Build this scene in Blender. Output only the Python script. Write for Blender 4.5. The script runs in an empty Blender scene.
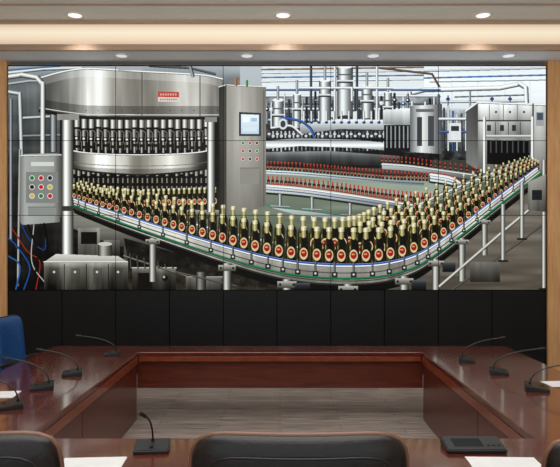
import bpy, bmesh, math, random
import numpy as np
from mathutils import Vector, Matrix
random.seed(3); rng=np.random.default_rng(5)
scene=bpy.context.scene
scene.view_settings.view_transform='Standard'
scene.view_settings.look='None'
def lin(c):
    r=[]
    for v in c[:3]:
        v=v/255.0
        r.append(v/12.92 if v<=0.04045 else ((v+0.055)/1.055)**2.4)
    return (r[0],r[1],r[2],1.0)
# ------------------------------------------------------------------ screen picture painter
S=4; X0,Y0,X1,Y1=8.0,66.0,546.0,290.0
PW=int((X1-X0)*S); PH=int((Y1-Y0)*S)
buf=np.zeros((PH,PW,3),dtype=np.float32)
def smooth(cx,cy):
    a=int(PH/(cy*S))+2; b=int(PW/(cx*S))+2
    g=rng.normal(0,1,(a,b)); yi=np.linspace(0,a-1.001,PH); xi=np.linspace(0,b-1.001,PW)
    y0=yi.astype(int); fy=(yi-y0)[:,None]; x0=xi.astype(int); fx=(xi-x0)[None,:]
    fy=fy*fy*(3-2*fy); fx=fx*fx*(3-2*fx)
    return (g[y0][:,x0]*(1-fy)*(1-fx)+g[y0+1][:,x0]*fy*(1-fx)+g[y0][:,x0+1]*(1-fy)*fx+g[y0+1][:,x0+1]*fy*fx)
LV=smooth(7,60)+.4*smooth(2.5,40); LH=smooth(50,6)+.4*smooth(24,2.5); LC=smooth(5,5)+.6*smooth(2,2)
def region(x0,y0,x1,y1):
    a=max(0,int((x0-X0)*S)-1); b=min(PW,int((x1-X0)*S)+2)
    c=max(0,int((y0-Y0)*S)-1); d=min(PH,int((y1-Y0)*S)+2)
    if a>=b or c>=d: return None
    gx,gy=np.meshgrid((np.arange(a,b)+.5)/S+X0,(np.arange(c,d)+.5)/S+Y0)
    return (slice(c,d),slice(a,b)),gx,gy
def put(sl,mask,col,a=1.0):
    v=buf[sl]
    m=(mask.astype(np.float32)*a)[...,None]
    buf[sl]=v*(1-m)+np.clip(col,0,1)*m
def grad(stops,t):
    ts=[s[0] for s in stops]
    return np.stack([np.interp(t,ts,[s[1][k]/255. for s in stops]) for k in range(3)],-1)
def poly(pts,c,d='v',n=0.0,a=1.0,lv=0,lh=0,lc=0):
    xs=[p[0] for p in pts]; ys=[p[1] for p in pts]
    r=region(min(xs),min(ys),max(xs),max(ys))
    if r is None: return
    sl,gx,gy=r
    m=np.zeros(gx.shape,bool); j=len(pts)-1
    for i in range(len(pts)):
        xi,yi=pts[i]; xj,yj=pts[j]
        if yi!=yj:
            m^=((yi>gy)!=(yj>gy))&(gx<(xj-xi)*(gy-yi)/(yj-yi)+xi)
        j=i
    if isinstance(c,list):
        t=(gy-min(ys))/max(1e-6,max(ys)-min(ys)) if d=='v' else (gx-min(xs))/max(1e-6,max(xs)-min(xs))
        col=grad(c,t)
    else: col=np.ones(gx.shape+(3,))*np.array(c[:3])/255.
    if lv: col=col+lv*LV[sl][...,None]
    if lh: col=col+lh*LH[sl][...,None]
    if lc: col=col+lc*LC[sl][...,None]
    put(sl,m,col,a)
def rect(x0,y0,x1,y1,c,**k): poly([(x0,y0),(x1,y0),(x1,y1),(x0,y1)],c,**k)
def ell(cx,cy,rx,ry,c,a=1.0):
    r=region(cx-rx,cy-ry,cx+rx,cy+ry)
    if r is None: return
    sl,gx,gy=r
    q=((gx-cx)/rx)**2+((gy-cy)/ry)**2
    put(sl,q<=1,np.ones(gx.shape+(3,))*np.array(c)/255.,a)
def glow(cx,cy,rx,ry,c,a=1.0):
    r=region(cx-rx,cy-ry,cx+rx,cy+ry)
    if r is None: return
    sl,gx,gy=r
    q=np.clip(1-((gx-cx)/rx)**2-((gy-cy)/ry)**2,0,1)
    put(sl,q,np.ones(gx.shape+(3,))*np.array(c)/255.,a)
def tube(pts,w,c,flat=False,a=1.0):
    c=np.array(c)/255.
    for (xa,ya),(xb,yb) in zip(pts[:-1],pts[1:]):
        r=region(min(xa,xb)-w,min(ya,yb)-w,max(xa,xb)+w,max(ya,yb)+w)
        if r is None: continue
        sl,gx,gy=r
        dx,dy=xb-xa,yb-ya; L=max(1e-6,math.hypot(dx,dy))
        t=np.clip(((gx-xa)*dx+(gy-ya)*dy)/L/L,0,1)
        dist=np.hypot(gx-xa-t*dx,gy-ya-t*dy)
        sx,sy=-dy/L,dx/L
        if sx+sy<0: sx,sy=-sx,-sy
        if flat: sh=np.ones(gx.shape)
        else:
            s=((gx-xa)*sx+(gy-ya)*sy)/(w/2)
            sh=1.12-0.68*np.clip(np.abs(s+0.3),0,1.3)**1.6
        put(sl,dist<=w/2,sh[...,None]*c,a)
def spl(P,n=8):
    P=[np.array(p,float) for p in P]; P=[2*P[0]-P[1]]+P+[2*P[-1]-P[-2]]; out=[]
    for i in range(1,len(P)-2):
        for k in range(n):
            t=k/n
            out.append(0.5*((2*P[i])+(-P[i-1]+P[i+1])*t+(2*P[i-1]-5*P[i]+4*P[i+1]-P[i+2])*t*t+(-P[i-1]+3*P[i]-3*P[i+1]+P[i+2])*t**3))
    out.append(P[-2]); return out
def sp2(P,n=8): return [(p[0],p[1]) for p in spl(P,n)]
def band(top,bot,c,**k): poly(list(top)+list(reversed(list(bot))),c,**k)
def off(path,dx,dy): return [(p[0]+dx,p[1]+dy) for p in path]
def vcyl(x0,x1,y0,y1,c=(206,208,208),dk=.28):
    d=tuple(v*dk for v in c); m=tuple(v*.62 for v in c)
    rect(x0,y0,x1,y1,[(0,d),(.28,c),(.42,c),(.7,m),(1,d)],d='h')

# ---- hall background: bright white room
rect(8,66,546,290,[(0,(186,192,196)),(.25,(166,170,172)),(.5,(96,96,92)),(1,(84,80,74))])
rect(262,66,546,114,[(0,(212,219,224)),(.5,(228,233,236)),(1,(196,201,205))],lh=.008)
for y,c,w in ((68,(150,120,94),1.6),(71.5,(226,230,233),1.8),(76,(104,132,176),1.4),(80,(228,232,234),2)):
    tube([(262,y+1.5),(436,y-1)],w,c)
poly([(424,66),(546,66),(546,110),(424,108)],[(0,(222,228,232)),(.35,(240,244,246)),(1,(220,225,229))],lh=.006)
for x in (452,478,505,530): tube([(x,80),(x,110)],.5,(202,209,214),flat=True)
tube([(424,71),(546,68)],2,(196,203,208)); tube([(424,78),(546,75)],1.6,(96,134,188)); tube([(430,82),(546,80)],1.0,(150,158,166))
tube([(380,68),(432,74),(440,88)],2.2,(120,94,72))
tube([(408,94),(424,90),(500,88),(520,84),(526,88),(527,112)],4.8,(236,238,239))
tube([(410,93),(410,112)],4.2,(216,219,221)); tube([(398,98),(398,112)],3,(196,200,203))
tube([(455,97),(524,95)],1.4,(110,116,122)); tube([(440,102),(524,101)],2.6,(206,210,214)); tube([(470,92),(470,110)],1.8,(170,176,180))
for x in (448,492,510): tube([(x,96),(x,112)],1.6,(140,146,152)); ell(x,99,2,1.6,(60,80,120))
# floor in hall
poly([(262,150),(546,150),(546,290),(262,290)],[(0,(76,76,72)),(.4,(66,65,61)),(1,(96,90,82))],lh=.015)
poly([(470,205),(546,165),(546,290),(400,290)],[(0,(86,84,78)),(.4,(126,119,110)),(1,(92,85,77))],lh=.035)
# ---- background machinery
rect(264,96,440,160,[(0,(150,156,161)),(.3,(86,90,94)),(1,(44,44,44))],lc=.06,lv=.05)
for y,c,w in ((90,(84,124,184),1.8),(96,(220,223,225),2.6),(104,(90,96,104),1.4),(109,(216,219,221),2.6),(116,(64,96,152),1.8),(120,(200,204,208),2.4)):
    tube([(264,y),(440,y)],w,c)
for x in np.arange(267,440,4.4):
    g=random.choice([(214,217,219),(140,146,151),(66,72,80),(226,228,228),(44,48,54)])
    y0=random.uniform(90,112); tube([(x,y0),(x,random.uniform(120,140))],random.uniform(1.2,2.8),g)
    r=random.random()
    if r<.4: rect(x-2,random.uniform(104,116),x+2.4,random.uniform(117,122),random.choice([(220,222,223),(36,40,46),(110,116,122)]))
    elif r<.7: ell(x,y0+6,2.2,2.2,random.choice([(206,208,210),(60,84,130),(40,42,46)])); ell(x-.4,y0+5.6,.9,.9,(240,242,243))
    else: tube([(x,y0+8),(x+5,y0+8),(x+5,y0+16)],1.2,(180,184,187))
for x,w,t,b in ((278,11,100,138),(297,8,94,130),(325,12,80,126),(345,16,66,118),(367,11,86,120),(388,8,92,116)):
    vcyl(x-w/2,x+w/2,t,b,(232,235,236),.3); ell(x,t,w/2,w/6,(232,235,236)); ell(x,b,w/2,w/6,(60,64,68)); vcyl(x-1.2,x+1.2,t-14,t,(206,210,213))
    rect(x-w/2,t+8,x+w/2,t+9.2,(90,94,98)); rect(x-w/2-1.5,t+14,x+w/2+1.5,t+15.6,(216,220,222)); rect(x-w/2,t+15.6,x+w/2,t+17,(50,54,58))
for x in (311,335,357,377): tube([(x,66),(x,124)],2.4,random.choice([(222,226,229),(86,90,96)]))
tube([(300,88),(392,88)],2.6,(226,229,231)); tube([(352,88),(352,100)],2.6,(226,229,231))
# middle rotary machine
rect(268,128,432,168,[(0,(50,52,56)),(.5,(26,26,28)),(1,(20,20,20))],lc=.05)
for k,x in enumerate(np.arange(268,432,4.1)):
    vcyl(x,x+2.3,131,150+2*random.random(),random.choice([(216,218,218),(150,154,158),(100,106,114)]))
    rect(x-.5,138,x+2.8,141.2,(24,28,36)); ell(x+1.1,134+(k%2)*2,1.6,1.2,(206,208,208))
poly([(300,124),(340,119),(392,120),(430,127),(430,135),(392,130),(340,129),(300,134)],[(0,(240,242,243)),(1,(116,120,124))])
for x in np.arange(304,426,7.5): tube([(x,122),(x,112)],2.2,(216,219,222)); ell(x,122.5,1.7,1.3,(46,70,124))
poly([(264,141),(300,138),(360,140),(414,146),(414,153),(360,148),(300,146),(264,149)],[(0,(130,134,138)),(.5,(248,250,250)),(1,(76,78,80))])
poly([(264,152),(330,151),(400,156),(400,166),(264,164)],[(0,(150,154,156)),(.4,(86,88,88)),(1,(36,38,38))],lv=.03)
tube(sp2([(283,118),(300,121),(310,128),(314,136)]),2.6,(60,104,170)); tube(sp2([(272,128),(290,126),(300,133)]),2.8,(218,221,224))
ell(283,124,4.5,5.5,(212,215,218)); ell(283,124,2.6,3.4,(66,72,80))
# hood machine at centre right
poly([(383,110),(412,108),(412,126),(383,124)],[(0,(230,232,232)),(1,(130,132,134))],lv=.04)
rect(384,125,412,152,(26,28,32),lc=.05)
for x in np.arange(386,411,4.2): vcyl(x,x+2,126,148,(176,180,184))
poly([(410,106),(442,104),(442,154),(410,152)],[(0,(100,102,104)),(.35,(226,227,226)),(.7,(170,171,171)),(1,(84,86,88))],d='h',lv=.04)
rect(417,117,422,146,(70,72,76)); rect(428,116,434,146,(80,82,86)); rect(416,109,434,112,(110,112,116))
# connecting area between hood machine and tunnel
rect(442,110,476,160,[(0,(170,176,180)),(.4,(100,104,106)),(1,(46,48,48))],lc=.06,lv=.03)
for x in np.arange(444,476,4.4): tube([(x,106+random.random()*10),(x,150)],1.8,random.choice([(216,219,222),(80,84,90),(70,100,156)]))
tube([(440,119),(476,119)],3.2,(216,220,223)); tube([(440,132),(476,132)],2.6,(80,108,160)); rect(449,123,461,142,(210,212,212),lv=.03); rect(451,126,459,131,(60,64,70))
# steel tunnel machine at right
poly([(478,102),(546,104),(546,186),(478,170)],[(0,(222,222,219)),(.25,(196,196,192)),(.5,(140,139,135)),(1,(88,86,82))],lv=.04)
poly([(466,111),(478,102),(478,170),(466,163)],[(0,(84,84,84)),(1,(124,124,121))],lv=.03)
poly([(478,102.5),(546,105),(546,122),(478,120)],[(0,(248,249,248)),(.5,(206,207,205)),(1,(156,156,153))],lv=.04)
tube([(466,111),(478,102.5),(546,105)],2,(252,252,250)); rect(478,120,546,121.4,(70,70,70))
for x in (489,503,517): rect(x,105,x+.8,120,(120,120,118)); ell(x+7,112,1.2,1.2,(90,90,90))
rect(483,122,531,135,[(0,(176,176,173)),(1,(140,140,137))],lv=.05)
for x in (495,508,520): rect(x,122,x+.8,135,(80,80,78)); rect(x-8,125,x-4,131,(60,64,70))
rect(483,135,546,138,[(0,(240,240,238)),(1,(110,110,108))])
rect(533,106,546,186,[(0,(206,206,202)),(1,(120,119,115))],lv=.04); tube([(533,104),(533,182)],1.4,(80,80,80)); rect(536,112,544,126,(160,162,162)); rect(537,113,543,120,(80,92,106))
poly([(487,140),(530,141),(530,166),(487,164)],(16,16,18))
for x in np.arange(491,530,5.5): tube([(x,141),(x,152)],1.8,(84,86,90))
for x in (484.5,532.5): tube([(x,118),(x,172)],3.2,(238,238,235))

def bottle(x,y,h,kind=0):
    w=h*.275; top=y-h
    if kind==0: body=(28,24,10); hi=(96,84,38); cap=(222,210,168)
    elif kind==1: body=(60,30,22); hi=(150,70,44); cap=(190,78,62)
    else: body=(36,34,18); hi=(80,76,44); cap=(210,200,164)
    v=random.uniform(.95,1.05)
    body=tuple(min(255,c*v) for c in body)
    if h<15:
        rect(x-w*.5,y-h*.62,x+w*.5,y,body); rect(x-w*.22,top+h*.18,x+w*.22,y-h*.58,(140,136,90) if kind!=1 else (150,60,48)); rect(x-w*.27,top+h*.03,x+w*.27,top+h*.22,cap)
        rect(x-w*.34,y-h*.42,x+w*.34,y-h*.22,(176,110,84) if kind==1 else (160,96,66)); return
    poly([(x-w/2,y),(x-w/2,y-h*.54),(x-w*.46,y-h*.60),(x-w*.2,y-h*.74),(x-w*.18,y-h*.95),(x+w*.18,y-h*.95),(x+w*.2,y-h*.74),(x+w*.46,y-h*.60),(x+w/2,y-h*.54),(x+w/2,y)],
         [(0,tuple(c*.5 for c in body)),(.2,hi),(.36,body),(.8,tuple(c*.6 for c in body)),(1,(70,64,32))],d='h')
    poly([(x-w*.24,y-h*.73),(x-w*.19,y-h*.9),(x+w*.19,y-h*.9),(x+w*.24,y-h*.73),(x,y-h*.70)],[(0,(110,104,58)),(.4,(214,204,154)),(1,(92,86,48))],d='h')
    ell(x,y-h*.96,w*.25,h*.035,cap)
    rect(x-w*.25,y-h*.965,x+w*.25,y-h*.885,[(0,(180,168,128)),(.4,(248,242,220)),(1,(140,130,94))],d='h')
    ell(x,y-h*.32,w*.36,h*.145,(212,194,152)); ell(x,y-h*.33,w*.27,h*.09,(160,38,30))
    ell(x-w*.04,y-h*.35,w*.16,h*.02,(210,160,126))
    rect(x-w*.34,y-h*.56,x-w*.26,y-h*.47,(150,146,96))
up=sp2([(382,160),(410,162),(440,166),(476,171)])
band(off(up,0,3),off(up,0,9),[(0,(206,210,208)),(1,(90,92,92))])
for (x,y) in sp2([(382,163),(410,165),(440,169),(478,174)],7): bottle(x,y,8,1)
tube(off(up,0,4.5),1.5,(222,225,225))
# green-grey surface inside the loops
poly([(262,176),(345,184),(420,196),(450,200),(440,214),(400,230),(352,240),(300,244),(240,232),(236,205)],[(0,(140,148,136)),(.4,(122,130,116)),(1,(80,86,72))],lh=.025)
# second conveyor, S-curve around an open green-grey bed
outc=sp2([(263,186),(300,189),(345,195),(385,201),(420,206),(446,205),(460,198),(464,188),(452,179),(430,175)])
poly([(263,166),(300,168),(345,172),(390,176),(430,175),(452,179),(464,188),(460,198),(446,205),(420,206),(385,201),(345,195),(300,189),(263,186)],[(0,(120,130,120)),(.5,(156,166,152)),(1,(170,178,168))],lh=.02)
def row(P,h0,h1,step,kind):
    pts=spl(P,40); last=None
    for i,p in enumerate(pts):
        if last is None or math.hypot(p[0]-last[0],p[1]-last[1])>=step:
            bottle(p[0],p[1],h0+(h1-h0)*i/len(pts),kind); last=p
row([(264,169.5),(300,171.5),(345,175.5),(390,179.5),(422,181),(446,183),(457,190)],9,10,3.2,1)
b2=sp2([(263,170),(300,172),(345,176),(390,180),(424,182)])
band(b2,off(b2,0,3.6),[(0,(236,240,238)),(1,(120,126,122))]); tube(off(b2,0,1.6),.8,(80,108,156))
row([(264,186),(300,189),(345,194.5),(385,200.5),(424,204.5),(446,203.5),(457,197)],11,13,3.6,1)
band(off(outc,0,-2),off(outc,0,7),[(0,(232,236,234)),(.5,(196,200,198)),(1,(100,104,102))])
tube(off(outc,0,-2.4),1.0,(170,70,58)); tube(off(outc,0,0),1.8,(248,250,250)); tube(off(outc,0,7),2,(50,54,52)); tube(off(outc,0,3.4),.9,(70,102,156))
for x,y in ((280,194),(312,197),(350,203),(384,208),(406,211)):
    vcyl(x-1.7,x+1.7,y,y+24,(206,209,209)); tube([(x-9,y+12),(x+9,y+13)],1.6,(170,174,174))
lowd=sp2([(263,206),(310,211),(352,217),(400,225)])
band(off(lowd,0,0),off(lowd,0,5),[(0,(206,211,208)),(1,(90,94,92))]); tube(lowd,1.1,(60,136,116))
# ---- left: ceiling pipes and big filling machine
rect(8,66,240,86,[(0,(170,176,180)),(1,(110,114,116))],lh=.03)
rect(8,84,66,290,[(0,(114,118,120)),(.3,(80,82,82)),(.6,(44,44,43)),(1,(32,30,28))],lv=.04,lh=.02)
tube([(8,73),(44,69),(80,68)],3.4,(206,210,212)); tube([(8,70),(60,66)],1.5,(90,130,170)); tube([(8,84),(30,81),(60,81)],2.6,(176,181,184))
tube([(8,92),(20,94),(22,160)],4,(196,200,202)); tube([(11,100),(11,240)],3,(150,154,156))
tube([(24,118),(62,116)],3,(186,190,192)); tube([(24,136),(62,135)],2.4,(140,144,146)); vcyl(50,57,96,152,(176,180,182))
# dark interior with dense valves
rect(60,112,226,218,[(0,(36,34,30)),(.35,(14,12,11)),(.65,(30,26,20)),(1,(52,46,32))],lc=.03)
for x in np.arange(73,214,2.9):
    vcyl(x-.8,x+.8,116,150,random.choice([(90,88,82),(56,54,50),(130,128,120)]))
for k,x in enumerate(np.arange(77,212,7.2)):
    o=random.uniform(-1.5,1.5); bz=math.sqrt(max(0,1-((x-141)/75)**2))*3
    vcyl(x-2.9,x+2.9,117+bz,126+bz+o,(236,233,226)); rect(x-3.2,125.5+bz+o,x+3.2,127.5+bz+o,(26,24,22))
    poly([(x-2.9,127.5+bz+o),(x+2.9,127.5+bz+o),(x+1.6,136+bz),(x-1.6,136+bz)],[(0,(24,22,20)),(.35,(206,203,196)),(.6,(96,94,88)),(1,(18,16,14))],d='h')
    rect(x-3,134.5+bz,x+3,139+bz,[(0,(12,10,10)),(.4,(84,82,78)),(1,(10,8,8))],d='h'); ell(x-.6,136.6+bz,1.2,1.1,(232,230,224))
    vcyl(x-1.2,x+1.2,139+bz,153,(206,202,194)); ell(x+3.6,131+bz,1.1,5,(8,6,6)); rect(x-2.4,145+o,x+2.4,148+o,(40,38,34)); tube(sp2([(x,128+bz),(x+3.6,130+bz),(x+3.2,140+bz)],4),.8,(140,138,132))
for k,x in enumerate(np.arange(74,214,4.9)):
    vcyl(x-1.8,x+1.8,168,178+(k%2)*2,(190,184,172)); rect(x-2.4,174+(k%2)*2,x+2.4,178.5+(k%2)*2,(18,16,14)); vcyl(x-1.0,x+1.0,178,189,(160,154,142)); ell(x,184.5,1.7,1.5,(20,18,16))
for x in np.arange(72,216,5.1): bottle(x,210-abs(x-140)*.03,21,2)
rect(60,210,226,218,[(0,(170,168,160)),(1,(66,64,58))],lv=.03)
# ring band
xs=np.linspace(71,209,60)
tp=[(x,149.5+5.5*math.sqrt(max(0,1-((x-140)/69.01)**2))) for x in xs]
bt=[(x,y+20-2.5*abs((x-140)/69)) for x,y in tp]
band(tp,bt,[(0,(46,44,41)),(.07,(140,136,128)),(.2,(255,254,248)),(.3,(236,233,226)),(.42,(176,172,163)),(.5,(136,132,123)),(.62,(192,188,180)),(.72,(242,239,232)),(.85,(156,152,144)),(.94,(76,73,68)),(1,(34,32,28))],d='h',lv=.035)
band(off(tp,0,14),bt,(40,36,30),a=.3)
tube(tp,1.5,(252,250,245)); tube(bt,1.8,(50,48,44)); tube([(p[0],p[1]+11) for p in tp],.6,(110,108,102),flat=True)
# hood: steel housing, softly rounded corner
th=sp2([(40,78),(62,72),(82,69),(96,69),(140,71.5),(200,75),(222,79)],8)
bh=sp2([(40,111),(62,114.5),(82,117),(96,117.6),(140,118),(200,118),(222,118)],8)
band(th,bh,[(0,(84,84,82)),(.12,(122,121,117)),(.21,(166,164,159)),(.26,(240,238,233)),(.33,(232,230,225)),(.4,(180,176,169)),(.52,(132,128,121)),(.64,(146,142,135)),(.8,(210,207,201)),(.92,(176,172,166)),(1,(110,107,101))],d='h',lv=.04)
band(th,off(th,0,8),(255,255,252),a=.2); band(off(bh,0,-12),bh,(30,28,26),a=.3)
tube(th,1.8,(248,248,244)); tube(bh,3,(46,44,41)); tube(off(bh,0,-3.2),.8,(220,218,213),flat=True)
for x in (142,200): tube([(x,70+(x-82)*.045),(x,116)],.8,(90,87,82),flat=True)
for x in np.arange(50,222,12): ell(x,110.5,.6,.6,(60,58,55))
rect(118,66,142,70.5,(170,172,174)); tube([(150,66),(190,68),(215,74)],2.4,(100,104,108)); tube([(190,66),(193,76)],3.4,(150,154,156))
poly([(158,91.5),(179,92),(179,102),(158,101.6)],(214,204,196)); poly([(158,91.5),(179,92),(179,97.4),(158,97)],(186,84,74))
for k in range(7): rect(160+k*2.5,93.4,161.4+k*2.5,95.4,(222,176,168))
for k in range(8): rect(160+k*2.2,98.8,161.2+k*2.2,100.2,(150,110,104))
# posts of filler
for x,w,t,b in ((67.5,12,114,262),(211,8,117,212)): vcyl(x-w/2,x+w/2,t,b,(244,243,238),.2)
rect(57,114,79,120,(150,148,144),lv=.02); rect(60,206,75,211,(70,68,64)); rect(205,117,217,122,(140,138,134))
# large pipe and pendant control box
tube([(8,77),(22,75),(38,78),(43,84),(43,156)],5,(216,216,213))
tube([(20,150),(18,285)],2.4,(168,168,164))
poly([(20,157),(24,154),(60,153),(62,156),(62,222),(22,225),(20,222)],[(0,(122,123,120)),(.12,(170,171,167)),(.8,(154,155,151)),(1,(86,86,83))],d='h',lv=.012)
tube([(21,156),(61,155)],1.4,(222,223,220)); rect(31,162,54,166,(208,208,204)); rect(26,172,58,203,(134,135,132))
for r,r_y in enumerate((178,187,196)):
    for k,x in enumerate((32,41,50)):
        c=[(40,130,66),(196,40,34),(44,44,44),(196,40,34),(206,176,60)][(k+r*2)%5]
        ell(x,r_y,2.8,2.8,(214,214,210)); ell(x,r_y,2.0,2.0,c)
rect(28,207,56,216,(144,145,142)); tube([(28,207),(56,207)],.7,(90,90,88),flat=True)
# hoses lower left
for p,c,w in (([(22,225),(30,240),(44,250),(46,236)],(36,74,130),1.6),([(8,238),(20,250),(30,268),(24,290)],(44,84,140),2.0),([(12,228),(28,252),(40,262),(36,290)],(150,56,44),1.4),([(8,256),(20,266),(16,290)],(56,100,156),2.0),([(44,224),(48,250),(42,276),(44,290)],(14,14,16),2.4),([(34,225),(32,262),(46,284)],(170,172,170),1.4),([(28,225),(38,256),(30,290)],(26,26,28),2)):
    tube(sp2(p),w,c)
# machine base and steel deck at lower left
rect(60,217,124,262,[(0,(52,48,40)),(1,(22,20,18))],lc=.03,lv=.02)
poly([(72,212),(120,232),(150,244),(150,252),(110,244),(72,228)],[(0,(150,148,140)),(1,(64,62,56))],lh=.03)
vcyl(61.5,73.5,211,258,(244,243,238),.2)
rect(78,228,100,258,[(0,(150,147,140)),(1,(76,74,68))],lv=.05); rect(81,232,97,244,(30,28,25)); rect(104,240,120,258,[(0,(130,128,122)),(1,(60,58,54))],lv=.05)
poly([(44,262),(56,254),(118,256),(128,262)],[(0,(214,211,204)),(1,(170,167,160))])
rect(44,262,128,290,[(0,(176,173,165)),(.2,(112,109,102)),(.7,(70,68,62)),(1,(48,46,42))],lv=.06); tube([(44,262),(128,262)],1.4,(236,234,228))
for x in (64,86,108): rect(x,264,x+.8,290,(34,32,29))
for x in (50,71,93,114): rect(x,268,x+9,284,(60,58,54),a=.35); ell(x+4,272,1.2,1.2,(200,198,190))
vcyl(98,112,244,256,(176,172,164)); ell(105,244,7,2,(196,193,186))
# ---- space beneath the front conveyor
poly([(124,238),(180,254),(260,280),(300,290),(128,290),(128,262)],[(0,(26,24,20)),(.5,(40,37,32)),(1,(66,61,54))],lh=.02,lc=.03)
rect(132,268,176,290,[(0,(140,137,129)),(.25,(86,83,76)),(1,(44,42,38))],lv=.05); tube([(132,268),(176,268)],1.4,(206,204,197)); rect(138,273,152,290,(30,28,25)); ell(165,278,3,3,(26,24,22)); ell(164,277,1.2,1.2,(180,178,170))
rect(186,277,228,290,[(0,(112,109,102)),(1,(50,48,43))],lv=.05); tube([(186,277),(228,277)],1.2,(184,182,174)); vcyl(196,206,272,290,(140,137,130))
tube([(124,256),(186,276)],2,(120,118,112)); tube([(176,272),(236,286)],1.8,(100,98,92))
for x in np.arange(130,176,7): tube([(x,254+(x-130)*.3),(x+1,268)],1.6,(86,84,78))
# ---- control cabinet: flat, square edged
poly([(219,87),(226,85),(226,222),(219,217)],[(0,(56,54,50)),(1,(86,83,78))],d='h',lv=.02)
poly([(226,85),(266,87),(266,219),(226,222)],[(0,(158,154,147)),(.3,(182,179,172)),(.7,(164,160,153)),(1,(138,134,128))],d='h',lv=.03)
poly([(226,140),(266,140),(266,219),(226,222)],[(0,(170,166,159)),(1,(56,54,49))],a=.4)
tube([(219,87),(226,85),(266,87)],1.3,(232,230,225)); tube([(226,85),(226,222)],.8,(80,78,73),flat=True); rect(263.5,90,264.3,216,(90,87,82))
poly([(239,112),(261,113),(261,136),(239,136)],(60,64,70)); poly([(241,114.2),(259,114.8),(259,134),(241,134)],[(0,(230,238,243)),(1,(190,208,222))]); rect(243,117,249,122,(248,250,251)); rect(251,118,257,121.5,(170,192,212)); rect(243,127,257,131.5,(212,223,232))
for r,y in enumerate((143,151,159)):
    for k,x in enumerate((243,250,257)):
        ell(x,y,1.8,1.8,(206,204,198)); ell(x,y,1.2,1.2,[(40,130,70),(200,44,36),(50,52,54),(200,44,36),(60,60,60)][(r*3+k)%5])
rect(240,168,259,184,(146,143,137)); tube([(240,168),(259,168)],.7,(90,88,82),flat=True)
tube([(236,85),(236,79)],2.4,(206,120,56)); tube([(247,86),(247,81)],2.2,(70,140,96))
# ---- green-grey floor between machine and bottles
poly([(212,218),(266,206),(300,216),(350,230),(360,240),(330,258),(240,246),(180,226)],[(0,(130,138,124)),(1,(70,76,62))],lh=.02)
# ---- front conveyor
O=[(74,201,17),(90,207,19),(130,220,25),(180,236,30),(230,251,36),(268,261,39),(300,266.5,41),(340,269,42),(380,267.5,40.5),(412,260,37),(436,247,32.5),(462,228,26.5),(490,206,20),(515,187,14.5),(538,169.5,9.5)]
Ou=spl(O,30)
op=[(p[0],p[1]) for p in Ou]; oh=[p[2] for p in Ou]
I=[(81,197,16.5),(98,202.5,18.5),(139,214,24),(190,228.5,29),(241,242,35),(281,251,38),(311,256,39.5),(342,256,39.5),(360,250,36.5),(373,240,33),(389,229,28.5),(418,212,22),(456,193,16.5),(495,176,11.5),(529,163,8)]
Iu=spl(I,30)
poly([(p[0]+4,p[1]+1) for p in Ou]+[(p[0]-8,p[1]-4) for p in reversed(Iu)],[(0,(120,126,110)),(1,(50,52,42))])
ins=[(p[0]-.30*p[2]*(1 if i>240 else max(-.3,min(1,(i-180)/60))),p[1]-.16*p[2]) for i,p in enumerate(Iu)]
band([(x,y-2) for x,y in ins],[(x,y+5) for x,y in ins],[(0,(170,176,170)),(1,(110,116,106))])
tube(ins,2,(230,232,228)); tube([(x,y+3) for x,y in ins],1.2,(60,130,108))
cols=[]; last=None
for i,p in enumerate(Ou):
    need=p[2]*.29 if p[0]<400 else p[2]*(.29+.08*min(1,(p[0]-400)/60))
    if last is None or math.hypot(p[0]-last[0],(p[1]-last[1]))>=need: cols.append(i); last=p
items=[]
for ci,i in enumerate(cols):
    a,b=Ou[i],Iu[i]; L=math.hypot(a[0]-b[0],a[1]-b[1]); nr=max(2,int(round(L/(a[2]*.30)))+1)
    nr=min(nr,5)
    for r in range(nr):
        p=a+(b-a)*r/(nr-1); items.append((p[1],p[0],p[2]))
items.sort()
for y,x,h in items: bottle(x,y,h,0 if h>=15 else 3)
sc=[.16+.84*(h/42) for h in oh]
def rel(dy): return [(p[0]+max(0,(p[0]-440)/100)*dy*.35,p[1]+dy*s) for p,s in zip(op,sc)]
band(rel(-5),rel(0),[(0,(150,156,166)),(1,(130,134,140))])
tube(rel(-4.2),2.8,(44,82,166)); tube(rel(-5.0),.8,(130,160,214))
band(rel(-2.4),rel(16),[(0,(206,203,195)),(.5,(216,213,206)),(1,(130,128,121))],lh=.02,lv=.045)
tube(rel(-2.6),1.8,(252,252,248)); tube(rel(4),1.1,(90,88,82),flat=True); tube(rel(9.5),2.2,(40,126,86)); tube(rel(12),1,(70,68,64),flat=True); tube(rel(16),2.6,(56,54,49))
band(rel(16.5),rel(24),[(0,(32,30,27)),(1,(20,19,17))])
for i in range(10,len(op)-6,14):
    x,y=op[i]; s=sc[i]
    tube([(x,y-6*s),(x,y+7*s)],1.8*s+.4,(110,112,114)); rect(x-2.8*s,y+3*s,x+2.8*s,y+8.5*s,(54,54,54)); ell(x,y+5.5*s,1.2*s,1.1*s,(206,206,204))
for i in (74,118,168,216,262,300,330,354):
    x,y=op[i]; s=sc[i]; y0=y+15*s; y1=min(290,y0+62*s)
    vcyl(x-5*s,x+5*s,y0,y1,(206,204,197),.22); rect(x-10*s,y0+2*s,x+10*s,y0+9*s,[(0,(184,182,175)),(1,(76,74,68))]); ell(x-7*s,y0+5.5*s,1.3*s,1.3*s,(30,28,26)); ell(x+7*s,y0+5.5*s,1.3*s,1.3*s,(30,28,26))
    if i in (168,262,300): rect(x+8*s,y0+4*s,x+24*s,min(290,y0+16*s),[(0,(96,100,106)),(.3,(60,62,66)),(1,(26,26,28))]); 
tube([(440,286),(505,230),(546,196)],3,(196,194,188)); tube([(452,290),(520,242),(546,222)],2,(100,98,92))
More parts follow.
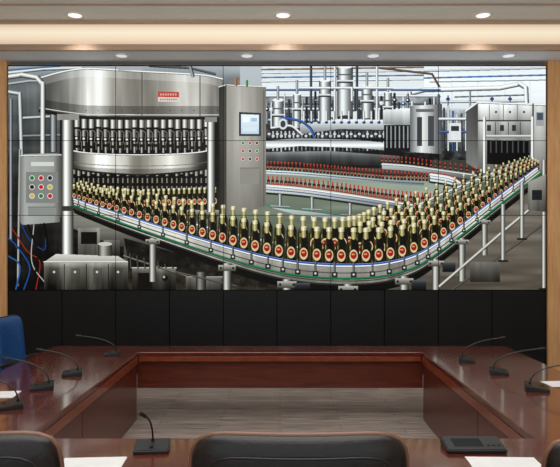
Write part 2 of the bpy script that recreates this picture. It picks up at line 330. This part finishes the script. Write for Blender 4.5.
for x,t,b in ((522,182,240),(544,160,290),(503,204,262)): vcyl(x-2.2,x+2.2,t,b,(214,212,206)); rect(x-5,b-2,x+5,b,(50,48,44))
poly([(528,182),(546,174),(546,212),(528,210)],[(0,(170,168,162)),(1,(86,84,79))],lv=.04); rect(532,190,542,200,(44,46,50))
rect(470,262,500,282,[(0,(120,118,112)),(1,(50,48,44))],lv=.04)
g=rng.normal(0,.007,buf.shape[:2])[...,None]
buf=np.clip((buf+g-.5)*1.16+.475,0,1)
buf=(buf*np.array([.985,1.0,1.0])).astype(np.float32)
img=bpy.data.images.new("bottling_hall_feed",PW,PH,alpha=False)
px=np.ones((PH,PW,4),dtype=np.float32); px[...,:3]=buf[::-1]
img.pixels.foreach_set(px.ravel()); img.update(); img.pack()

# ------------------------------------------------------------------ materials
def base_mat(name,c,rough=.5,metal=0,coat=0,emit=None,es=0,spec=.5):
    m=bpy.data.materials.new(name); m.use_nodes=True
    b=m.node_tree.nodes['Principled BSDF']
    b.inputs['Base Color'].default_value=lin(c); b.inputs['Roughness'].default_value=rough
    b.inputs['Metallic'].default_value=metal; b.inputs['Coat Weight'].default_value=coat
    b.inputs['Specular IOR Level'].default_value=spec
    if emit: b.inputs['Emission Color'].default_value=lin(emit); b.inputs['Emission Strength'].default_value=es
    return m
def noisy(name,c1,c2,scale=(1,1,1),ns=5,rough=.5,coat=0,bump=0,detail=6,metal=0,spec=.5,lo=.3,hi=.7):
    m=base_mat(name,c1,rough,metal,coat,spec=spec); nt=m.node_tree; b=nt.nodes['Principled BSDF']
    tc=nt.nodes.new('ShaderNodeTexCoord'); mp=nt.nodes.new('ShaderNodeMapping'); mp.inputs['Scale'].default_value=scale
    nz=nt.nodes.new('ShaderNodeTexNoise'); nz.inputs['Scale'].default_value=ns; nz.inputs['Detail'].default_value=detail
    cr=nt.nodes.new('ShaderNodeValToRGB'); cr.color_ramp.elements[0].position=lo; cr.color_ramp.elements[1].position=hi
    cr.color_ramp.elements[0].color=lin(c1); cr.color_ramp.elements[1].color=lin(c2)
    nt.links.new(tc.outputs['Object'],mp.inputs['Vector']); nt.links.new(mp.outputs[0],nz.inputs['Vector'])
    nt.links.new(nz.outputs['Fac'],cr.inputs['Fac']); nt.links.new(cr.outputs[0],b.inputs['Base Color'])
    if bump:
        bp=nt.nodes.new('ShaderNodeBump'); bp.inputs['Strength'].default_value=bump; bp.inputs['Distance'].default_value=.01
        nt.links.new(nz.outputs['Fac'],bp.inputs['Height']); nt.links.new(bp.outputs[0],b.inputs['Normal'])
    return m
M={}
M['wood_x']=noisy('mahogany_lengthwise',(70,27,17),(96,40,25),(1.2,14,14),2.5,.3,.25)
M['wood_y']=noisy('mahogany_crosswise',(70,27,17),(96,40,25),(14,1.2,14),2.5,.3,.25)
M['wood_edge']=noisy('mahogany_moulding',(112,50,30),(132,64,40),(4,4,4),2.5,.2,.5)
M['wood_top']=noisy('mahogany_polished_top',(74,26,16),(94,38,23),(1.4,7,7),2.0,.2,1.0,spec=.3)
M['wood_top'].node_tree.nodes['Principled BSDF'].inputs['Coat IOR'].default_value=1.75
M['wood_top'].node_tree.nodes['Principled BSDF'].inputs['Coat Roughness'].default_value=.09
M['wallwood']=noisy('golden_oak_wall',(192,142,94),(214,166,116),(10,10,.8),3,.5)
M['black_panel']=noisy('matt_black_panel',(12,12,14),(15,15,17),(1,1,1),4,.5,spec=.25)
M['seam']=base_mat('panel_gap_black',(4,4,5),.8,spec=.1)
M['bezel']=base_mat('bezel_black',(10,10,12),.4)
M['ceil']=noisy('ceiling_paint',(222,224,221),(227,229,226),(1,1,1),2,.9)
M['soff']=noisy('soffit_paint',(214,217,220),(219,222,224),(1,1,1),2,.9)
M['trimw']=noisy('ceiling_trim_wood',(156,130,110),(174,146,124),(.6,8,8),3,.5)
M['wallp']=noisy('side_wall_fabric',(192,180,160),(202,190,170),(1,1,1),8,.8)
M['leather']=noisy('black_leather',(20,15,14),(31,24,22),(1,1,1),60,.3,bump=.15)
M['piping']=base_mat('brown_leather_edge',(116,80,62),.35)
M['blue']=noisy('blue_leather',(18,52,98),(30,76,130),(1,1,1),40,.4,bump=.1)
M['bluep']=base_mat('dark_blue_piping',(12,30,56),.4)
M['chrome']=base_mat('chrome',(190,190,192),.15,1)
M['plastic']=noisy('black_plastic',(18,18,20),(26,26,29),(1,1,1),80,.35)
M['grille']=base_mat('speaker_grille',(46,46,50),.5,.6)
M['paper']=noisy('white_paper',(206,205,206),(214,213,214),(1,1,1),10,.8)
M['lamp']=base_mat('downlight_lens',(255,250,240),.3,emit=(255,246,230),es=.95)
M['lamp2']=base_mat('soffit_downlight_lens',(236,238,242),.3,emit=(226,232,240),es=.55)
M['lampring']=base_mat('downlight_ring',(222,220,218),.4)
def cove_mat():  # strip-light glow and its falloff painted on the cove wall as emission
    m=base_mat('cove_painted_glow',(150,140,128),.8); nt=m.node_tree; b=nt.nodes['Principled BSDF']
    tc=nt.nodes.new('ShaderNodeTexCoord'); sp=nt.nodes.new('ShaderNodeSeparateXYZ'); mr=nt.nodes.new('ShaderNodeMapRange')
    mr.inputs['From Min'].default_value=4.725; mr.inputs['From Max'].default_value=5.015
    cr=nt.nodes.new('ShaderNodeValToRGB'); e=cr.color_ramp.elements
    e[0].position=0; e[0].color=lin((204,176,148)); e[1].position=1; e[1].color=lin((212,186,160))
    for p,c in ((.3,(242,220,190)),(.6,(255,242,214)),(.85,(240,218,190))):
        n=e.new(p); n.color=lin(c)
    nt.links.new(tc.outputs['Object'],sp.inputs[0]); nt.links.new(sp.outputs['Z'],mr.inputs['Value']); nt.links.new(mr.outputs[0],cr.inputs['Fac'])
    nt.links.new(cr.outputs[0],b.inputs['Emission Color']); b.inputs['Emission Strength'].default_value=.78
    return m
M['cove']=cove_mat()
def floor_mat():
    m=base_mat('grey_wood_plank_floor',(150,132,120),.45); nt=m.node_tree; b=nt.nodes['Principled BSDF']
    tc=nt.nodes.new('ShaderNodeTexCoord'); mp=nt.nodes.new('ShaderNodeMapping'); mp.inputs['Scale'].default_value=(1.2,16,1)
    nz=nt.nodes.new('ShaderNodeTexNoise'); nz.inputs['Scale'].default_value=2.2; nz.inputs['Detail'].default_value=8
    br=nt.nodes.new('ShaderNodeTexBrick'); br.inputs['Scale'].default_value=1; br.inputs['Brick Width'].default_value=1.3; br.inputs['Row Height'].default_value=.15
    br.inputs['Mortar Size'].default_value=.006; br.inputs['Color1'].default_value=(.5,.5,.5,1); br.inputs['Color2'].default_value=(1,1,1,1); br.inputs['Mortar'].default_value=(.2,.19,.18,1)
    cr=nt.nodes.new('ShaderNodeValToRGB'); cr.color_ramp.elements[0].position=.3; cr.color_ramp.elements[1].position=.7
    cr.color_ramp.elements[0].color=lin((100,90,84)); cr.color_ramp.elements[1].color=lin((170,155,146))
    mx=nt.nodes.new('ShaderNodeMixRGB'); mx.blend_type='MULTIPLY'; mx.inputs[0].default_value=.6
    L=nt.links.new
    L(tc.outputs['Object'],mp.inputs['Vector']); L(mp.outputs[0],nz.inputs['Vector']); L(nz.outputs['Fac'],cr.inputs['Fac'])
    L(tc.outputs['Object'],br.inputs['Vector']); L(cr.outputs[0],mx.inputs[1]); L(br.outputs['Color'],mx.inputs[2]); L(mx.outputs[0],b.inputs['Base Color'])
    return m
M['floor']=floor_mat()
def screen_mat():
    m=bpy.data.materials.new('video_wall_picture'); m.use_nodes=True; nt=m.node_tree; b=nt.nodes['Principled BSDF']
    t=nt.nodes.new('ShaderNodeTexImage'); t.image=img; t.interpolation='Linear'; t.extension='EXTEND'
    b.inputs['Base Color'].default_value=(.004,.004,.004,1); b.inputs['Roughness'].default_value=.5; b.inputs['Specular IOR Level'].default_value=.1
    nt.links.new(t.outputs['Color'],b.inputs['Emission Color']); b.inputs['Emission Strength'].default_value=1.0
    return m
M['screen']=screen_mat()

# ------------------------------------------------------------------ mesh helpers
col=bpy.context.collection
def finish(bm,name,mat,parent=None,smooth=False,mats=None):
    me=bpy.data.meshes.new(name); bm.normal_update(); bm.to_mesh(me); bm.free()
    o=bpy.data.objects.new(name,me); col.objects.link(o)
    if mats:
        for m in mats: me.materials.append(m)
    else: me.materials.append(mat)
    if smooth:
        for p in me.polygons: p.use_smooth=True
    if parent: o.parent=parent
    return o
def bm_box(bm,a,b,mi=0):
    vs=[bm.verts.new((x,y,z)) for x in (a[0],b[0]) for y in (a[1],b[1]) for z in (a[2],b[2])]
    fs=[(0,1,3,2),(4,6,7,5),(0,4,5,1),(2,3,7,6),(0,2,6,4),(1,5,7,3)]
    out=[]
    for f in fs:
        fc=bm.faces.new([vs[i] for i in f]); fc.material_index=mi; out.append(fc)
    return out
def box(name,a,b,mat,parent=None,bev=0,seg=2):
    bm=bmesh.new(); bm_box(bm,a,b)
    if bev: bmesh.ops.bevel(bm,geom=bm.edges[:],offset=bev,segments=seg,affect='EDGES',profile=.5)
    return finish(bm,name,mat,parent)
def empty(name,loc,label,cat,**k):
    o=bpy.data.objects.new(name,None); col.objects.link(o); o.location=loc; o.empty_display_size=.1
    o['label']=label; o['category']=cat
    for a,b in k.items(): o[a]=b
    return o
def struct(o,label,cat='room structure'):
    o['kind']='structure'; o['label']=label; o['category']=cat; return o
def tubemesh(bm,pts,rad,seg=8,mi=0,closed=False):
    pts=[Vector(p) for p in pts]; n=len(pts); rings=[]
    up=Vector((0,0,1))
    for i,p in enumerate(pts):
        if closed: d=(pts[(i+1)%n]-pts[i-1])
        else: d=pts[min(i+1,n-1)]-pts[max(i-1,0)]
        d.normalize()
        a=d.cross(up)
        if a.length<.05: a=d.cross(Vector((0,1,0)))
        a.normalize(); b=d.cross(a)
        r=rad[i] if isinstance(rad,(list,tuple)) else rad
        rings.append([bm.verts.new(p+a*(r*math.cos(2*math.pi*k/seg))+b*(r*math.sin(2*math.pi*k/seg))) for k in range(seg)])
    rng_=range(n) if closed else range(n-1)
    for i in rng_:
        A=rings[i];B=rings[(i+1)%n]
        for k in range(seg):
            f=bm.faces.new((A[k],A[(k+1)%seg],B[(k+1)%seg],B[k])); f.material_index=mi
    if not closed:
        bm.faces.new(rings[0]).material_index=mi; bm.faces.new(list(reversed(rings[-1]))).material_index=mi
def cyl(bm,c,r,h,seg=24,mi=0,r2=None):
    r2=r if r2 is None else r2
    A=[bm.verts.new((c[0]+r*math.cos(2*math.pi*k/seg),c[1]+r*math.sin(2*math.pi*k/seg),c[2])) for k in range(seg)]
    B=[bm.verts.new((c[0]+r2*math.cos(2*math.pi*k/seg),c[1]+r2*math.sin(2*math.pi*k/seg),c[2]+h)) for k in range(seg)]
    for k in range(seg): bm.faces.new((A[k],A[(k+1)%seg],B[(k+1)%seg],B[k])).material_index=mi
    bm.faces.new(list(reversed(A))).material_index=mi; bm.faces.new(B).material_index=mi

# ------------------------------------------------------------------ room
F=600.0; H=1.95; D=8.9; K=D/F; HY=243.0
def wx(px,d=D): return (px-280)*d/F
def wz(py,d=D): return H-(py-HY)*d/F
struct(box('floor',(-5.3,-3,-.1),(5.3,9.3,0),M['floor']),'grey-brown wood plank conference room floor','floor')
struct(box('wall_back',(-5.3,9.1,0),(5.3,9.3,5.5),M['wallp']),'wall behind the large video wall','wall')
struct(box('wall_left',(-5.5,-3,0),(-5.3,9.3,5.5),M['wallp']),'beige side wall of the conference room','wall')
struct(box('wall_right',(5.3,-3,0),(5.5,9.3,5.5),M['wallp']),'beige side wall of the conference room','wall')
struct(box('trim_1',(-5.3,8.88,0),(wx(7),9.1,4.65),M['wallwood']),'light oak cladding beside the video wall','wall')
struct(box('trim_2',(wx(547.5),8.88,0),(5.3,9.1,4.65),M['wallwood']),'light oak cladding beside the video wall','wall')
struct(box('ceiling',(-5.3,-3,5.02),(5.3,8.3,5.2),M['ceil']),'pale warm-white ceiling above the table','ceiling')
struct(box('trim_3',(-5.3,8.42,4.65),(5.3,9.1,5.1),M['soff']),'lowered white soffit above the video wall','ceiling')
struct(box('trim_4',(-5.3,8.36,4.64),(5.3,8.419,4.72),M['trimw']),'brown wooden edge trim of the soffit','trim')
struct(box('trim_5',(-5.3,8.26,4.985),(5.3,8.32,5.02),M['trimw']),'brown wooden edge trim of the ceiling step','trim')
struct(box('trim_6',(-5.3,7.68,5.005),(5.3,7.72,5.02),M['trimw']),'narrow brown groove trim in the ceiling','trim')
struct(box('trim_7',(-5.3,8.41,4.725),(5.3,8.4195,5.015),M['cove']),'cove back wall with its warm glow painted in','cove light')
struct(box('trim_8',(-5.3,8.3,5.1),(5.3,9.1,5.2),M['ceil']),'plain upper ceiling closing the cove','ceiling')

# ------------------------------------------------------------------ video wall
sx0,sx1,sz0,sz1=wx(8),wx(546),wz(290),wz(66)
vw=empty('video_wall',((sx0+sx1)/2,9.1,0),'large tiled video wall showing beer bottles on a bottling plant conveyor','video wall')
def vpart(o):
    o.parent=vw; o.matrix_parent_inverse=Matrix.Translation(vw.location).inverted(); return o
vpart(box('screen_frame',(sx0-.02,8.925,0),(sx1+.02,9.1,sz1+.02),M['seam']))
nx,ny=5,3; gap=.004
for j in range(ny):
    for i in range(nx):
        a=sx0+(sx1-sx0)*i/nx; b=sx0+(sx1-sx0)*(i+1)/nx; c=sz1-(sz1-sz0)*(j+1)/ny; d=sz1-(sz1-sz0)*j/ny
        bm=bmesh.new(); fs=bm_box(bm,(a+gap,D,c+gap),(b-gap,8.925,d-gap),0)
        uv=bm.loops.layers.uv.new('UVMap')
        for f in bm.faces:
            f.normal_update()
            front=all(abs(v.co.y-D)<1e-5 for v in f.verts)
            f.material_index=1 if front else 0
            for l in f.loops: l[uv].uv=((l.vert.co.x-sx0)/(sx1-sx0),(l.vert.co.z-sz0)/(sz1-sz0))
        vpart(finish(bm,'display_panel',None,mats=[M['bezel'],M['screen']]))
for i in range(10):
    a=sx0+(sx1-sx0)*i/10; b=sx0+(sx1-sx0)*(i+1)/10
    vpart(box('base_panel',(a+.006,D+.005,.1),(b-.006,8.925,sz0-.008),M['black_panel'],bev=.002))

# ------------------------------------------------------------------ downlights
def downlight(x,y,z,grp,e_=60,lens='lamp',sc_=1.0):
    e=empty('recessed_downlight',(x,y,z),'small round recessed ceiling downlight, switched on','ceiling light',group=grp)
    bm=bmesh.new(); seg=28; r1,r2,r3=.12*sc_,.095*sc_,.09*sc_
    prof=[(r1,0),(r1,-.008),(r2,-.012),(r3,-.002)]
    rings=[[bm.verts.new((r*math.cos(2*math.pi*k/seg),r*math.sin(2*math.pi*k/seg),zz)) for k in range(seg)] for r,zz in prof]
    for A,B in zip(rings[:-1],rings[1:]):
        for k in range(seg): bm.faces.new((A[k],A[(k+1)%seg],B[(k+1)%seg],B[k]))
    finish(bm,'ring',M['lampring'],e,smooth=True)
    bm=bmesh.new(); cyl(bm,(0,0,-.006),.088*sc_,.005,28); finish(bm,'lens',M[lens],e)
    l=bpy.data.lights.new('downlight_beam','SPOT'); l.energy=e_; l.spot_size=2.0; l.spot_blend=.8; l.shadow_soft_size=.09; l.color=(1,.95,.88)
    lo=bpy.data.objects.new('downlight_beam',l); col.objects.link(lo); lo.location=(0,0,-.03); lo.parent=e
for px_ in (75,283,483): downlight(wx(px_,8.08),8.08,5.02,'downlights in the ceiling')
for px_ in (122,247,373,508): downlight(wx(px_,8.66),8.64,4.65,'downlights in the soffit',20,'lamp2',.9)

# ------------------------------------------------------------------ conference table
tb=empty('conference_table',(0,4.9,0),'large rectangular glossy mahogany conference table with open centre','table')
def tpart(o):
    o.parent=tb; o.matrix_parent_inverse=Matrix.Translation(tb.location).inverted(); return o
bm=bmesh.new()
ox,oy0,oy1=2.63,2.72,7.0; ix,iy0,iy1=1.56,3.69,6.6
outr=[(-ox,oy0),(ox,oy0),(ox,oy1),(-ox,oy1)]; inr=[(-ix,iy0),(ix,iy0),(ix,iy1),(-ix,iy1)]
def ring(z): return [bm.verts.new((x,y,z)) for x,y in outr],[bm.verts.new((x,y,z)) for x,y in inr]
oT,iT=ring(.75); oB,iB=ring(.70)
for k in range(4):
    n=(k+1)%4
    bm.faces.new((oT[k],oT[n],iT[n],iT[k])); bm.faces.new((oB[n],oB[k],iB[k],iB[n]))
    bm.faces.new((oB[k],oB[n],oT[n],oT[k])); bm.faces.new((iB[n],iB[k],iT[k],iT[n]))
bm.normal_update()
es=[e for e in bm.edges if len(e.link_faces)==2 and abs(e.link_faces[0].normal.dot(e.link_faces[1].normal))<.5 and abs(e.verts[0].co.z-e.verts[1].co.z)<1e-6]
bmesh.ops.bevel(bm,geom=es,offset=.008,segments=3,affect='EDGES')
tpart(finish(bm,'tabletop',M['wood_top']))
for s in (-1,1):
    for a,b in ((3.75,4.79),(4.80,6.62)):
        x0,x1=sorted((s*(ix+.02),s*(ix+.06)))
        tpart(box('side_panel',(x0,a,.0),(x1,b,.70),M['wood_y'],bev=.003))
    x0,x1=sorted((s*(ix+.0),s*(ix+.07)))
    tpart(box('edge_moulding',(x0+.001,3.75,.62),(x1-.001,6.6,.699),M['wood_edge'],bev=.003))
    for yy in (2.95,4.9,6.75):
        xa=2.1 if yy<3 else ix+.07
        x0,x1=sorted((s*xa,s*2.45)); tpart(box('support_panel',(x0,yy,0),(x1,yy+.04,.70),M['wood_x'],bev=.003))
tpart(box('modesty_panel',(-ix-.02,6.64,.345),(ix+.02,6.68,.70),M['wood_x'],bev=.003))
tpart(box('edge_moulding',(-ix+.005,6.605,.645),(ix-.005,6.64,.699),M['wood_edge'],bev=.003))
tpart(box('modesty_panel',(-ix-.02,3.60,.0),(ix+.02,3.64,.70),M['wood_x'],bev=.003))

# ------------------------------------------------------------------ chairs
def pillow(w,h,t,power=7,n=20,curve=0,tilt=0):
    bm=bmesh.new(); V={}
    for side in (0,1):
        for i in range(n+1):
            for j in range(n+1):
                a=-1+2*i/n; b=-1+2*j/n
                a=math.sin(a*math.pi/2); b=math.sin(b*math.pi/2)
                r=max(abs(a),abs(b))
                if r<1e-9: sx=sz=0
                else:
                    q=(abs(a)**power+abs(b)**power)**(1/power); sx=a*r/q; sz=b*r/q
                edge=r>=1-1e-9
                if side==1 and edge: V[1,i,j]=V[0,i,j]; continue
                th=t/2*max(0,(1-r**5))**.45
                y=th if side else -th
                x=sx*w/2; z=sz*h/2
                V[side,i,j]=bm.verts.new((x,y+curve*(x/(w/2))**2+tilt*z,z))
    for side in (0,1):
        for i in range(n):
            for j in range(n):
                f=[V[side,i,j],V[side,i+1,j],V[side,i+1,j+1],V[side,i,j+1]]
                if side: f.reverse()
                bm.faces.new(f)
    return bm
def outline(w,h,power,curve,tilt,n=72):
    out=[]
    for k in range(n):
        a=2*math.pi*k/n; c,s=math.cos(a),math.sin(a); q=(abs(c)**power+abs(s)**power)**(1/power)
        x=c/q*w/2; z=s/q*h/2; out.append((x,curve*(x/(w/2))**2+tilt*z,z))
    return out
def make_chair(W,label,lea,pip,grp,loc,rotz,top=1.21):
    e=empty('office_chair',loc,label,'chair')
    if grp: e['group']=grp
    hb=top-.46
    o=finish(pillow(W,hb,.13,8,22,.05,-.1),'backrest',lea,e,smooth=True); o.location=(0,-.25,.46+hb/2)
    bm=bmesh.new(); tubemesh(bm,outline(W*.995,hb*.995,8,.05,-.1),.012,8,closed=True)
    q=finish(bm,'piping',pip,o,smooth=True); q['label']='lighter stitched leather edge'
    bm=bmesh.new(); tubemesh(bm,[(x,y-.062,z) for x,y,z in outline(W*.86,hb*.80,7,.05,-.1)],.005,6,closed=True)
    q=finish(bm,'back_seam',lea,o,smooth=True)
    bm=pillow(W*.8,.5,.12,6,16); bmesh.ops.rotate(bm,verts=bm.verts[:],cent=(0,0,0),matrix=Matrix.Rotation(math.pi/2,3,'X'))
    o=finish(bm,'seat',lea,e,smooth=True); o.location=(0,.03,.47)
    for s in (-1,1):
        bm=bmesh.new(); x=s*W*.45
        tubemesh(bm,[(x,-.2,.62),(x,-.05,.655),(x,.1,.66),(x,.2,.64),(x,.22,.58),(x*.95,.16,.45),(x*.7,.1,.42)],[.022,.03,.032,.028,.02,.018,.018],10)
        finish(bm,'armrest',M['plastic'],e,smooth=True)
    bm=bmesh.new(); cyl(bm,(0,0,.12),.03,.3,16); cyl(bm,(0,0,.38),.12,.03,20,r2=.14); finish(bm,'gas_lift',M['chrome'],e,smooth=False)
    for k in range(5):
        a=2*math.pi*k/5+.3; c,s=math.cos(a),math.sin(a)
        bm=bmesh.new(); tubemesh(bm,[(.02*c,.02*s,.13),(.16*c,.16*s,.12),(.3*c,.3*s,.085)],[.03,.025,.018],8)
        finish(bm,'leg',M['chrome'],e,smooth=True)
        bm=bmesh.new()
        R=Matrix.Translation((.3*c,.3*s,.032))@Matrix.Rotation(a,4,'Z')@Matrix.Rotation(math.pi/2,4,'X')
        bmesh.ops.create_cone(bm,cap_ends=True,segments=16,radius1=.032,radius2=.032,depth=.045,matrix=R)
        finish(bm,'caster',M['plastic'],e)
    e.rotation_euler=(0,0,rotz); return e
lab='high-backed black leather executive chair facing the table'
make_chair(.86,lab,M['leather'],M['piping'],'black leather chairs at the table',(.076,2.6,0),0)
make_chair(.86,lab,M['leather'],M['piping'],'black leather chairs at the table',(-1.30,2.6,0),.02)
make_chair(.86,lab,M['leather'],M['piping'],'black leather chairs at the table',(1.48,2.6,0),-.02,top=1.19)
make_chair(.5,'dark blue leather office chair beside the table end',M['blue'],M['bluep'],None,(-2.81,6.66,0),-math.pi/2-.15,top=1.12)

# ------------------------------------------------------------------ table-top equipment
def tpos(px_,py_):
    d=F*1.2/(py_-HY); return (wx(px_,d),d)
def wedge(bm,w,l,h1,h2):
    v=[(-w/2,-l/2,0),(w/2,-l/2,0),(w/2,l/2,0),(-w/2,l/2,0),(-w/2,-l/2,h1),(w/2,-l/2,h1),(w/2,l/2,h2),(-w/2,l/2,h2)]
    v=[bm.verts.new(p) for p in v]
    for f in ((3,2,1,0),(4,5,6,7),(0,1,5,4),(1,2,6,5),(2,3,7,6),(3,0,4,7)): bm.faces.new([v[i] for i in f])
    bmesh.ops.bevel(bm,geom=bm.edges[:],offset=.006,segments=3,affect='EDGES')
def mic(px_,py_,w,l,rotz,tip,label,grp='gooseneck microphones on the table',h2=.045):
    x,y=tpos(px_,py_)
    e=empty('gooseneck_microphone',(x,y,.75),label,'microphone',group=grp)
    e.rotation_euler=(0,0,rotz)
    R=Matrix.Rotation(-rotz,3,'Z'); t=R@Vector(tip)
    bm=bmesh.new(); wedge(bm,w,l,.022,h2); finish(bm,'base',M['plastic'],e)
    root=Vector((0,l*.3,h2-.006))
    p1=root+Vector((0,0,max(.05,t.z*.75))); end=root+t
    pts=[(1-s)**2*root+2*s*(1-s)*p1+s*s*end for s in [i/14 for i in range(15)]]
    bm=bmesh.new(); tubemesh(bm,pts,.0055,8); finish(bm,'gooseneck',M['plastic'],e,smooth=True)
    d=(pts[-1]-pts[-2]).normalized()
    bm=bmesh.new(); tubemesh(bm,[end-d*.005,end,end+d*.012,end+d*.05,end+d*.058],[.006,.010,.0115,.0115,.006],12)
    finish(bm,'microphone_head',M['grille'],e,smooth=True)
    bm=bmesh.new(); tubemesh(bm,[root-Vector((0,0,.008)),root+Vector((0,0,.012))],[.013,.009],12); finish(bm,'collar',M['plastic'],e,smooth=True)
    bm=bmesh.new(); cyl(bm,(0,-l*.22,.026+ (h2-.022)*.28-.003),.011,.005,16); finish(bm,'talk_button',M['grille'],e)
    return e
lm='black gooseneck conference microphone on the glossy table'
mic(112,355,.17,.15,-1.35,(-.36,-.05,.17),lm)
mic(72,374.5,.19,.17,-1.3,(-.30,-.05,.19),lm)
mic(42,388,.20,.18,-1.25,(-.31,-.05,.21),lm)
mic(10,407,.19,.18,-1.2,(-.18,-.03,.17),lm)
mic(467,361,.18,.15,1.35,(.36,-.05,.20),lm)
mic(499,373,.19,.16,1.3,(.40,-.05,.19),lm)
mic(537,389,.22,.18,1.25,(.28,-.05,.17),lm)
mic(152,450,.20,.15,.1,(-.03,-.06,.16),'black desktop microphone unit with short curved gooseneck')
x,y=tpos(473,449)
e=empty('conference_unit',(x,y,.75),'wide flat black conference speaker unit on the table','conference unit')
bm=bmesh.new(); wedge(bm,.34,.17,.025,.05); finish(bm,'base',M['plastic'],e)
sl=math.atan2(.025,.17)
for k in range(9):
    bm=bmesh.new(); bm_box(bm,(-.12,-.003,0),(.05,.003,.003)); o=finish(bm,'speaker_slot',M['grille'],e); o.location=(0,-.04+k*.011,.0385+(-.04+k*.011)*.147-.0015); o.rotation_euler=(sl,0,0)
for k in range(3):
    bm=bmesh.new(); cyl(bm,(0,0,0),.010,.004,16); o=finish(bm,'button',M['grille'],e); o.location=(.08+k*.03,-.03,.0375+(-.03)*.147-.001); o.rotation_euler=(sl,0,0)
def paper(x,y,w,l,rot,lab='sheets of white paper lying on the table'):
    bm=bmesh.new()
    for k in range(3):
        m=Matrix.Rotation((k-1)*.015,3,'Z')
        fs=bm_box(bm,(-w/2,-l/2,k*.0012),(w/2,l/2,k*.0012+.001))
        vs={v for f in fs for v in f.verts}
        bmesh.ops.rotate(bm,verts=list(vs),cent=(0,0,0),matrix=m)
    o=finish(bm,'paper_stack',M['paper']); o.location=(x,y,.7505); o.rotation_euler=(0,0,rot)
    o['label']=lab; o['category']='paper'; o['group']='papers on the table'
paper(-1.02,3.23,.34,.24,.05)
paper(1.22,3.23,.38,.25,-.05)
x,y=tpos(562,384); paper(x+.03,y,.34,.2,.1)
x,y=tpos(-4,395); paper(x+.01,y,.3,.21,.1)

# ------------------------------------------------------------------ light
w=bpy.data.worlds.new('World'); scene.world=w; w.use_nodes=True
bg=w.node_tree.nodes['Background']; bg.inputs[0].default_value=(.90,.96,1,1); bg.inputs[1].default_value=.85
def area(n,loc,size,e,color=(1,.94,.88),rot=(0,0,0)):
    l=bpy.data.lights.new(n,'AREA'); l.shape='RECTANGLE'; l.size=size[0]; l.size_y=size[1]; l.energy=e; l.color=color
    o=bpy.data.objects.new(n,l); col.objects.link(o); o.location=loc; o.rotation_euler=rot; return o
area('added_overhead_fill',(0,4.9,4.98),(5,3.5),125,(1,.99,.97))  # added fill lamp over the table, no fixture behind it
area('added_overhead_fill',(0,0,4.98),(5,3),85,(1,.99,.97))  # second added fill lamp, above the camera
area('added_upward_fill',(0,2.0,3.4),(6,1.5),255,(1,.98,.94),(math.radians(180-25),0,0))  # unseen lamp added to brighten the ceiling from below
# ------------------------------------------------------------------ camera
cam=bpy.data.cameras.new('camera'); co=bpy.data.objects.new('camera',cam); col.objects.link(co)
co.location=(0,0,H); co.rotation_euler=(math.pi/2,0,0)
cam.sensor_width=36; cam.lens=36*F/560; cam.shift_y=(HY-233.5)/560; cam.clip_end=100
scene.camera=co
